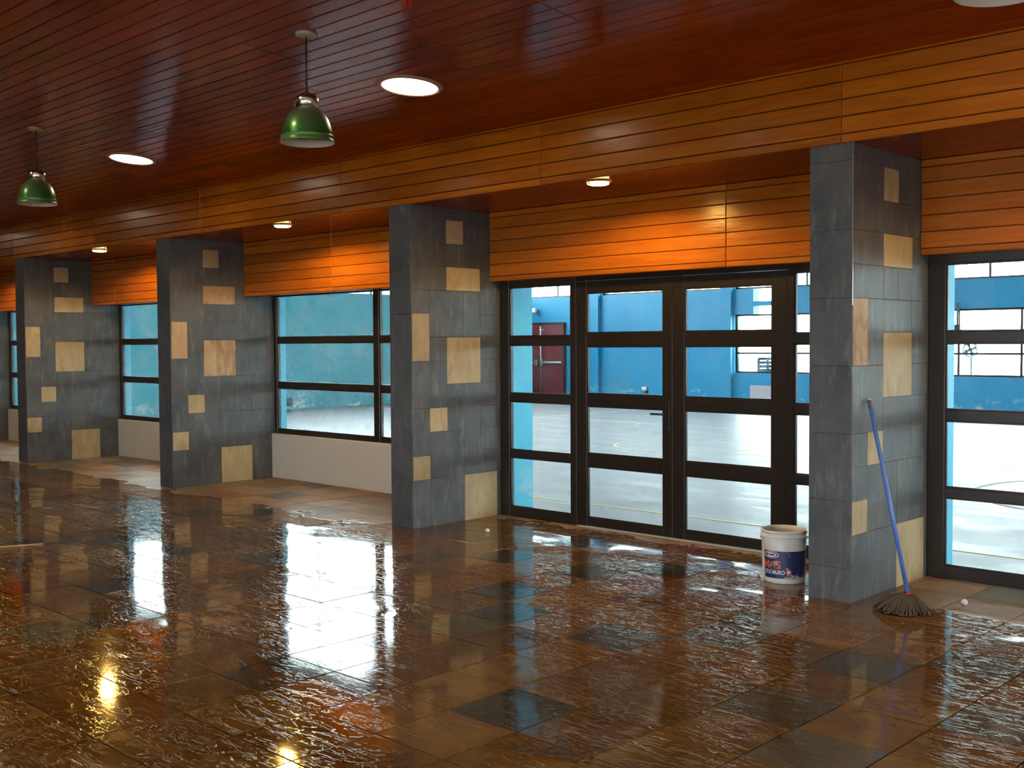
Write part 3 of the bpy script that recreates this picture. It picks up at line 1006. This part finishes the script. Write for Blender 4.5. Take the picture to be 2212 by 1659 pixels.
tag(rf, 'dark sheet roof of the hall with skylight strips added for light', 'roof', kind='structure')
for a, c_ in FILL_SKYL:
    bb = MB()
    roof_strip(bb, a + 0.01, c_ - 0.01, 2.41, 9.39)
    for i_, v in enumerate(bb.v):
        bb.v[i_] = (v[0], v[1], v[2] + (0.05 if i_ < 4 else -0.06))
    bb.build('fill_skylight_pane', M['glass_hall'], rf)
# ground outside
gr = boxo('floor_outdoor', M['ground'], None, -80, 60, -60, 90, -0.6, -0.3)
tag(gr, 'pale open ground outside the buildings', 'ground', kind='structure')

# ---- maroon double door in the far wall
dn[0] += 1
D = empty('door_%d' % dn[0], (-19.87, GY1, 0))
tag(D, 'maroon steel double door with push bars in the far hall wall', 'door', kind='structure')
yd = GY1 - 0.06
lf1 = boxo('leaf', M['maroon'], D, -19.86, -18.90, yd, GY1 - 0.002, 0.01, 2.30, 0.004)
lf2 = boxo('leaf', M['maroon'], D, -20.84, -19.88, yd, GY1 - 0.002, 0.01, 2.30, 0.004)
boxo('door_frame', FR, D, -18.90, -18.84, yd - 0.02, GY1 - 0.002, 0.0, 2.36)
boxo('door_frame', FR, D, -20.90, -20.84, yd - 0.02, GY1 - 0.002, 0.0, 2.36)
boxo('door_frame', FR, D, -20.84, -18.90, yd - 0.02, GY1 - 0.002, 2.305, 2.36)
for xa, xb, lf in ((-19.80, -18.93, lf1), (-20.81, -19.94, lf2)):
    o = boxo('push_bar', M['steel'], lf, xa, xb, yd - 0.09, yd - 0.04, 1.06, 1.13, 0.008)
    o['label'] = 'bright steel push bar'
    xe = xa if xa > -19.9 else xb - 0.10
    boxo('latch_case', M['steel'], lf, xe, xe + 0.10, yd - 0.10, yd, 1.00, 1.20, 0.01)
MB().tube([(-19.82, yd - 0.03, 0.05), (-19.82, yd - 0.03, 2.26)], 0.02, 8).build('vertical_rod', M['steel'], lf1)
boxo('rod_catch', M['steel'], lf1, -19.86, -19.70, yd - 0.04, yd, 2.10, 2.16, 0.004)

# ---- small fittings in the hall
lampb = empty('wall_floodlight', (-20.08, GY1, 2.75))
tag(lampb, 'small white floodlight on the turquoise wall above the maroon door', 'floodlight')
boxo('housing', M['white'], lampb, -20.19, -19.97, GY1 - 0.18, GY1 - 0.06, 2.68, 2.82, 0.02)
boxo('bracket', M['steel'], lampb, -20.12, -20.04, GY1 - 0.06, GY1 - 0.001, 2.72, 2.78)
so_ = empty('socket_box', (-15.8, GY1, 0.35))
tag(so_, 'small socket box low on the far turquoise wall', 'socket')
boxo('cover', M['white'], so_, -15.88, -15.72, GY1 - 0.06, GY1 - 0.001, 0.33, 0.43, 0.008)
boxo('housing', M['darkgrey'], so_, -15.87, -15.73, GY1 - 0.05, GY1 - 0.001, 0.26, 0.33, 0.004)
vt = empty('wall_vent', (GX0, 10.3, 0.1))
tag(vt, 'small dark square vent low on the turquoise end wall', 'vent')
boxo('vent_frame', M['darkgrey'], vt, GX0, GX0 + 0.03, 10.15, 10.45, 0.10, 0.30, 0.004)
for k in range(4):
    boxo('vent_slat', M['black'], vt, GX0 + 0.03, GX0 + 0.045, 10.18, 10.42, 0.125 + 0.043 * k, 0.15 + 0.043 * k)
pb = boxo('leaning_board', M['pinkgrey'], None, -12.26, -10.9, GY1 - 0.05, GY1 - 0.02, -0.008, 0.55, 0.006)
tag(pb, 'pinkish board against the foot of the far hall wall', 'board')

# dark stacked chairs-like heap behind the first big window
hp = empty('crate_stack', (-12.25, GY1 + 1.1, -0.3))
tag(hp, 'dark heap of slatted crates seen through the first big hall window', 'crate stack')
for k, (dx, dz, wd, hh, rt) in enumerate(((0, 0, 0.75, 0.62, 0.05), (-0.04, 0.63, 0.62, 0.50, -0.1), (-0.12, 1.14, 0.42, 0.42, 0.12))):
    mw = Matrix.Translation((-12.2 + dx, GY1 + 1.1, -0.3 + dz)) @ Matrix.Rotation(rt, 4, 'Z')
    b = MB()
    b.box(-wd / 2, wd / 2, -0.3, 0.3, 0, 0.04)
    for s_ in (-1, 1):
        for q in range(4):
            b.box(-wd / 2, wd / 2, s_ * 0.3 - 0.012, s_ * 0.3 + 0.012, 0.06 + q * hh / 4, 0.06 + q * hh / 4 + hh / 6)
            b.box(s_ * wd / 2 - 0.012, s_ * wd / 2 + 0.012, -0.3, 0.3, 0.06 + q * hh / 4, 0.06 + q * hh / 4 + hh / 6)
        for t_ in (-1, 1):
            b.box(s_ * wd / 2 - 0.03, s_ * wd / 2 + 0.03, t_ * 0.3 - 0.03, t_ * 0.3 + 0.03, 0, hh)
    b.build('crate', M['darkgrey'], hp, mw)
# fan and box behind the right big window
fn = empty('pedestal_fan', (-6.72, GY1 + 0.8, -0.3))
tag(fn, 'round white-ringed fan seen through the bright hall window', 'fan')
MB().lathe([(0.0, 0), (0.22, 0), (0.22, 0.03), (0.03, 0.06), (0.02, 0.06)], 24).build('base', M['darkgrey'], fn, Matrix.Translation((-6.72, GY1 + 0.8, -0.3)))
MB().tube([(-6.72, GY1 + 0.83, -0.25), (-6.72, GY1 + 0.83, 1.5)], 0.02, 8).build('pole', M['darkgrey'], fn)
ringm = Matrix.Translation((-6.72, GY1 + 0.78, 1.5)) @ Matrix.Rotation(math.pi / 2, 4, 'X')
MB().lathe([(0.17 + 0.03 * math.cos(t * math.pi / 6), 0.04 * math.sin(t * math.pi / 6)) for t in range(13)], 32).build('cage_ring', M['white'], fn, ringm)
MB().lathe([(0.0, 0.04), (0.05, 0.04), (0.05, -0.06), (0.0, -0.06)], 20).build('hub', M['darkgrey'], fn, ringm)
for k in range(4):
    b = MB()
    a = k * math.pi / 2 + 0.4
    b.add([(0.04 * math.cos(a - .4), 0.04 * math.sin(a - .4), 0.01), (0.155 * math.cos(a - .35), 0.155 * math.sin(a - .35), 0.012), (0.155 * math.cos(a + .35), 0.155 * math.sin(a + .35), -0.018), (0.04 * math.cos(a + .4), 0.04 * math.sin(a + .4), -0.01),
           (0.04 * math.cos(a - .4), 0.04 * math.sin(a - .4), 0.005), (0.155 * math.cos(a - .35), 0.155 * math.sin(a - .35), 0.007), (0.155 * math.cos(a + .35), 0.155 * math.sin(a + .35), -0.023), (0.04 * math.cos(a + .4), 0.04 * math.sin(a + .4), -0.015)],
          [(0, 1, 2, 3), (7, 6, 5, 4), (0, 4, 5, 1), (1, 5, 6, 2), (2, 6, 7, 3), (3, 7, 4, 0)])
    b.build('blade', M['darkgrey'], fn, ringm)
bx = empty('loudspeaker', (-6.70, GY1 - 0.05, 2.0))
tag(bx, 'small dark box fixed high in the bright hall window', 'loudspeaker')
boxo('cabinet', M['black'], bx, -6.80, -6.59, GY1 - 0.20, GY1 - 0.03, 1.91, 2.09, 0.012)
boxo('bracket', M['darkgrey'], bx, -6.72, -6.68, GY1 - 0.06, GY1 - 0.03, 2.09, 2.60)

# ================================================================== LAMPS
ctilt = Matrix.Rotation(-math.atan(SL), 4, 'X')
DLAB = ['round white ceiling light nearest the middle, right of the green pendant',
        'round white ceiling light nearest the left edge, between the two green pendants',
        'round white ceiling light out of frame at the upper right',
        'round white ceiling light out of frame at the left',
        'round white ceiling light in the rear row just above the top edge',
        'round white ceiling light in the rear row to the left',
        'round white ceiling light in the rear row to the right',
        'round white ceiling light at the far left end']
DLAB += ['round white ceiling light behind the viewer, row %s, %s from the right' % (a, b_) for a in ('three', 'four') for b_ in ('first', 'second', 'third', 'fourth', 'fifth')]
for k, (x, y) in enumerate([(-2.62, -1.22), (-7.04, -1.17), (1.77, -1.2), (-11.4, -1.2), (-2.62, -3.56), (-7.02, -3.56), (1.77, -3.56), (-15.8, -1.2)]
                          + [(x, y) for y in (-5.6, -8.5) for x in (6.15, 1.77, -2.62, -7.02, -11.4)]):
    mw = Matrix.Translation((x, y, cz(y))) @ ctilt
    L = empty('ceiling_light', mw=mw)
    tag(L, DLAB[k], 'ceiling light', 'round white recessed ceiling lights')
    MB().lathe([(0.207, 0.0), (0.207, -0.012), (0.225, -0.018), (0.247, -0.006), (0.249, 0.0)], 48).build('trim_ring', M['trim_ring'], L, mw)
    MB().lathe([(0.0, -0.0135), (0.10, -0.0135), (0.2065, -0.010), (0.2065, -0.002), (0.0, -0.002)], 48).build('diffuser', M['lamp_white'], L, mw)

YLAB = ['small yellow downlight under the beam above the glass double doors',
        'small yellow downlight under the beam above the nearer dusty window',
        'small yellow downlight under the beam above the farther dusty window',
        'small yellow downlight under the beam right of the nearest pillar, out of frame',
        'small yellow downlight under the beam at the far left']
for k, x in enumerate([-1.943, -6.31, -10.56, 2.4, -14.9]):
    mw = Matrix.Translation((x, 0.16, H))
    L = empty('downlight', mw=mw)
    tag(L, YLAB[k], 'downlight', 'yellow downlights in the soffit')
    MB().lathe([(0.088, 0.0), (0.088, -0.010), (0.102, -0.012), (0.112, -0.004), (0.113, 0.0)], 36).build('trim_ring', M['chrome'], L, mw)
    MB().lathe([(0.0, -0.030), (0.070, -0.030), (0.090, -0.022), (0.090, -0.014), (0.0, -0.014)], 36).build('diffuser', M['lamp_yellow'], L, mw)
    for s_ in (0.3, 2.4, 4.5):
        MB().tube([(0.095 * math.cos(s_), 0.095 * math.sin(s_), -0.03), (0.095 * math.cos(s_), 0.095 * math.sin(s_), 0.0)], 0.006, 6).build('clip', M['chrome'], L, mw)
    ld = bpy.data.lights.new('downlight_bulb', 'SPOT')
    ld.energy = 110.0
    ld.color = (1.0, 0.60, 0.13)
    ld.spot_size = math.radians(172)
    ld.spot_blend = 0.30
    ld.shadow_soft_size = 0.07
    lo = bpy.data.objects.new('bulb', ld)
    COL.objects.link(lo)
    lo.parent = L
    lo.location = (0, 0, -0.05)

# ---- green pendants
def pendant(x, y, label):
    zc = cz(y)
    zr = 3.045                                   # rim
    L = empty('pendant_lamp', (x, y, zr))
    tag(L, label, 'pendant lamp', 'green bell pendant lamps')
    mc = Matrix.Translation((x, y, zc)) @ ctilt
    MB().lathe([(0.0, -0.022), (0.055, -0.022), (0.070, -0.014), (0.072, 0.0), (0, 0)], 36).build('canopy', M['canopy'], L, mc)
    T_ = Matrix.Translation((x, y, zr))
    MB().tube([(0, 0, 0.335), (0, 0, zc - zr - 0.018)], 0.005, 8).build('cord', M['cable'], L, T_)
    MB().lathe([(0.0, 0.335), (0.010, 0.335), (0.012, 0.318), (0.055, 0.312), (0.072, 0.298), (0.077, 0.280), (0.077, 0.222), (0.06, 0.215), (0.0, 0.215)], 40).build('cap', M['chrome'], L, T_)
    prof = [(0.077, 0.220), (0.098, 0.205), (0.122, 0.180), (0.143, 0.145), (0.157, 0.105), (0.164, 0.065), (0.167, 0.042)]
    sh_ = MB().lathe(prof, 56).build('shade', M['shade'], L, T_)
    MB().lathe([(r - 0.004, z - 0.002) for r, z in prof], 56).build('shade_lining', M['shade_in'], sh_, T_)
    MB().lathe([(0.163, 0.046), (0.170, 0.044), (0.173, 0.037), (0.169, 0.030), (0.176, 0.010), (0.181, 0.0), (0.178, -0.003)], 56).build('rim', M['shade_rim'], sh_, T_)
    MB().lathe([(0.1775, -0.003), (0.172, 0.010), (0.164, 0.034), (0.160, 0.046)], 56).build('rim_lining', M['shade_in'], sh_, T_)
    MB().lathe([(0.0, 0.09), (0.02, 0.092), (0.034, 0.11), (0.036, 0.13), (0.022, 0.165), (0.018, 0.215)], 24).build('bulb', M['white'], L, T_)
pendant(-2.36, -2.34, 'green bell pendant lamp hanging nearest, left of a round ceiling light')
pendant(-6.72, -2.28, 'green bell pendant lamp hanging at the left edge, smaller and farther')
pendant(2.08, -2.30, 'pendant lamp cut off by the top right corner')

# ---- loose red cable bundles hanging from the ceiling
def cable_drop(x, y, drop, lab, wires):
    zc = cz(y)
    C = empty('cable_bundle', (x, y, zc))
    tag(C, lab, 'cable')
    R = random.Random(int(abs(x) * 100))
    for k in range(5):
        a = k * 1.257
        l = drop * R.uniform(0.8, 1.0)
        ox, oy = 0.012 * math.cos(a), 0.012 * math.sin(a)
        MB().tube([(x + ox * 0.6, y + oy * 0.6, zc), (x + ox, y + oy, zc - l * 0.5), (x + ox * 1.5, y + oy * 1.5, zc - l)], 0.008, 6).build('sleeve', M['red'], C)
    if wires:
        pts = []
        for t in range(9):
            u = t / 8
            pts.append((x + 0.02 + 0.16 * u * u, y + 0.10 * u, zc - drop - 0.02 - 0.30 * math.sin(u * math.pi * 0.55) + 0.12 * u))
        MB().tube(pts, 0.0015, 5).build('loose_wire', M['cable'], C)
cable_drop(-1.02, -2.62, 0.22, 'short red cable bundle hanging from the ceiling at the top edge', True)
cable_drop(-7.35, -2.40, 0.16, 'dark red cable bundle hanging at the left edge of the ceiling', False)

# ================================================================== BUCKET
BX, BY = -0.387, 0.350
bk = empty('paint_bucket', (BX, BY, 0))
tag(bk, 'dirty white plastic bucket with worn navy label beside the nearest pillar', 'bucket')
TB = Matrix.Translation((BX, BY, 0.001))
HB = 0.372
rad = lambda z: 0.147 + 0.013 * z / HB
outer = [(0.0, 0.0), (0.143, 0.0), (0.147, 0.006)] + [(rad(z), z) for z in (0.05, 0.15, 0.25, 0.318)]
inner = [(rad(HB) - 0.004, HB), (rad(0.2) - 0.005, 0.2), (0.143, 0.012), (0.0, 0.010)]
MB().lathe(outer + [(0.160, 0.325), (0.160, 0.34)] + [(rad(HB), HB)] + inner, 64).build('body', M['bucket'], bk, TB)
MB().lathe([(0.158, 0.322), (0.168, 0.324), (0.169, 0.334), (0.161, 0.338), (0.161, 0.360), (0.166, 0.362), (0.166, 0.371), (0.160, 0.374), (0.157, 0.371)], 64).build('rim', M['bucket'], bk, TB)
face = math.atan2(CAMPOS.y - BY, CAMPOS.x - BX)
def band(z0, z1, a0, a1, off, seg=40):
    b = MB(); vs = []; fs = []
    for k in range(seg + 1):
        a = face + a0 + (a1 - a0) * k / seg
        for z in (z0, z1):
            r_ = rad(z) + off
            vs.append((r_ * math.cos(a), r_ * math.sin(a), z))
        for z in (z1, z0):
            r_ = rad(z) - 0.001
            vs.append((r_ * math.cos(a), r_ * math.sin(a), z))
    for k in range(seg):
        p_, q = 4 * k, 4 * k + 4
        for s_ in range(4):
            fs.append((p_ + s_, q + s_, q + (s_ + 1) % 4, p_ + (s_ + 1) % 4))
    b.add(vs, fs, False)
    return b
lab_ = band(0.038, 0.232, -1.05, 1.7, 0.0012).build('label_band', M['label'], bk, TB)
def wrap_text(txt, size, z, a_left, m, stretch=1.0, name='print', off=0.0025, fat=0.0):
    cu = bpy.data.curves.new(name, 'FONT')
    cu.body = txt
    cu.size = size
    cu.resolution_u = 3
    cu.offset = fat
    to = bpy.data.objects.new(name, cu)
    COL.objects.link(to)
    dg = bpy.context.evaluated_depsgraph_get()
    me = bpy.data.meshes.new_from_object(to.evaluated_get(dg))
    bpy.data.objects.remove(to, do_unlink=True)
    for v in me.vertices:
        zz = z + v.co.y
        r_ = rad(zz) + off
        a = face + a_left + v.co.x * stretch / r_      # counter-clockwise seen from above = to the right for the viewer
        v.co = Vector((r_ * math.cos(a), r_ * math.sin(a), zz))
    me.materials.clear()
    me.update()
    return obj(name, me, m, lab_, TB)
def bold(txt, size, z, a, m, stretch, name):
    wrap_text(txt, size, z, a, m, stretch, name, fat=size * 0.03)
bold('M-15', 0.078, 0.108, -1.02, M['print_orange'], 0.84, 'number_print')
bold('STA MURO', 0.040, 0.068, -0.98, M['print_white'], 0.80, 'name_print')
def oval(za, aa, rx, rz, m, off, name, ring=None):
    b = MB(); vs = []; fs = []
    n_ = 40
    for k in range(n_):
        t = 2 * math.pi * k / n_
        for s_ in ((1.0, ring) if ring else (1.0, 0.0)):
            z = za + rz * s_ * math.sin(t)
            r_ = rad(z) + off
            a = face + aa + rx * s_ * math.cos(t) / r_
            vs.append((r_ * math.cos(a), r_ * math.sin(a), z))
    for k in range(n_):
        j = (k + 1) % n_
        fs.append((2 * k, 2 * j, 2 * j + 1, 2 * k + 1))
    b.add(vs, fs, False)
    return b.build(name, m, lab_, TB)
oval(0.205, -0.62, 0.062, 0.026, M['print_navy'], 0.0022, 'logo_oval')
oval(0.205, -0.62, 0.062, 0.026, M['print_white'], 0.0026, 'logo_ring', 0.90)
oval(0.205, -0.66, 0.050, 0.019, M['print_white'], 0.0026, 'logo_field')
oval(0.207, -0.62, 0.056, 0.0225, M['print_red'], 0.0025, 'logo_swoosh', 0.86)
wrap_text('ZOLIMA', 0.023, 0.198, -0.95, M['print_navy'], 0.95, 'logo_print', 0.0032)
oval(0.085, 0.22, 0.024, 0.022, M['print_red'], 0.0024, 'emblem', 0.45)
oval(0.085, 0.22, 0.012, 0.011, M['print_white'], 0.0026, 'emblem_centre')
band(0.040, 0.118, 0.17, 0.195, 0.0035, 3).build('paint_drip', M['print_white'], bk, TB)
band(0.088, 0.155, -0.615, -0.595, 0.0035, 3).build('paint_drip', M['print_white'], bk, TB)
for s_ in (-1.35, 1.45):
    a = face + s_
    MB().tube([(0.160 * math.cos(a), 0.160 * math.sin(a), 0.318), (0.172 * math.cos(a), 0.172 * math.sin(a), 0.316)], 0.012, 10).build('handle_lug', M['bucket'], bk, TB)

# ================================================================== MOP
A = Vector((0.675, 0.045, 0.10))          # collar
Bt = Vector((PW + 0.016, 0.206, 1.335))    # top, resting on the pillar
mp_ = empty('mop', (0.66, 0.04, 0))
tag(mp_, 'blue-handled string mop leaning against the nearest pillar', 'mop')
dirm = (Bt - A).normalized()
Lm = (Bt - A).length
MB().tube([A + dirm * 0.02, A + dirm * (Lm - 0.065)], 0.0135, 16).build('handle', M['mop_blue'], mp_)
MB().tube([A + dirm * (Lm - 0.066), A + dirm * (Lm - 0.012)], 0.0145, 16).build('grip', M['mop_tip'], mp_)
MB().tube([A + dirm * (Lm - 0.012), A + dirm * Lm], 0.0138, 16).build('end_cap', M['mop_clear'], mp_)
MB().tube([A - dirm * 0.012, A + dirm * 0.022], [0.021, 0.019], 16).build('collar', M['mop_red'], mp_)
R = random.Random(3)
b = MB()
for k in range(230):
    a = R.uniform(0, 2 * math.pi)
    rr_ = R.uniform(0.3, 1.0) ** 0.6
    ex, ey = 0.155 * rr_ * math.cos(a), 0.15 * rr_ * math.sin(a)
    ex += -0.05 * R.random() - 0.02
    ey += -0.02
    base = A - dirm * 0.02
    hb_ = 0.115 - 0.025 * rr_ + R.uniform(-0.01, 0.012)
    p0 = base + Vector((0.012 * math.cos(a), 0.012 * math.sin(a), 0))
    p1 = base + Vector((ex * 0.35, ey * 0.35, hb_ - base.z + 0.006))
    p2 = base + Vector((ex * 0.75, ey * 0.75, 0.085 * (1 - 0.25 * rr_) - base.z + R.uniform(-0.008, 0.01)))
    p3 = Vector((base.x + ex + R.uniform(-.01, .01), base.y + ey + R.uniform(-.01, .01), R.uniform(0.008, 0.03)))
    p4 = p3 + Vector((R.uniform(-0.025, 0.025), R.uniform(-0.025, 0.025), -0.0))
    p4.z = 0.008
    b.tube([p0, p1, p2, p3, p4], 0.0062, 5)
b.build('yarn_head', M['mop_yarn'], mp_)

# ================================================================== LITTER AND STICK
def scrap(x, y, r_, lab, seed):
    R = random.Random(seed)
    b = MB()
    n1_, n2_ = 9, 6
    vs, fs = [], []
    for i in range(n2_ + 1):
        t = math.pi * i / n2_
        for k in range(n1_):
            a = 2 * math.pi * k / n1_
            q = r_ * R.uniform(0.8, 1.12)
            vs.append((q * math.sin(t) * math.cos(a), q * math.sin(t) * math.sin(a), max(0.0, r_ * 0.75 + 0.8 * q * math.cos(t))))
    for i in range(n2_):
        for k in range(n1_):
            k2 = (k + 1) % n1_
            fs.append((i * n1_ + k, i * n1_ + k2, (i + 1) * n1_ + k2, (i + 1) * n1_ + k))
    b.add(vs, fs, True)
    o = b.build('paper_scrap', M['white'], None, Matrix.Translation((x, y, 0.001)))
    tag(o, lab, 'scrap')
scrap(0.86, 0.47, 0.024, 'small white crumpled scrap on the floor right of the mop', 1)
scrap(-3.40, 0.334, 0.022, 'small pale crumpled scrap on the floor beside the second pillar', 2)
scrap(-0.60, 0.36, 0.016, 'tiny pale scrap on the floor left of the bucket', 5)
st = empty('wood_strip', (-6.3, -3.6, 0))
tag(st, 'thin pale wooden strip lying on the wet floor at the left edge', 'strip')
a_, c_ = Vector((-5.80, -2.68, 0.008)), Vector((-6.35, -4.0, 0.008))
t_ = (c_ - a_).normalized()
mw = Matrix(((t_.x, -t_.y, 0, (a_.x + c_.x) / 2), (t_.y, t_.x, 0, (a_.y + c_.y) / 2), (0, 0, 1, 0.001), (0, 0, 0, 1)))
obj('lath', bevbox('lath', (c_ - a_).length, 0.03, 0.014, 0.003), M['stick'], st, mw)
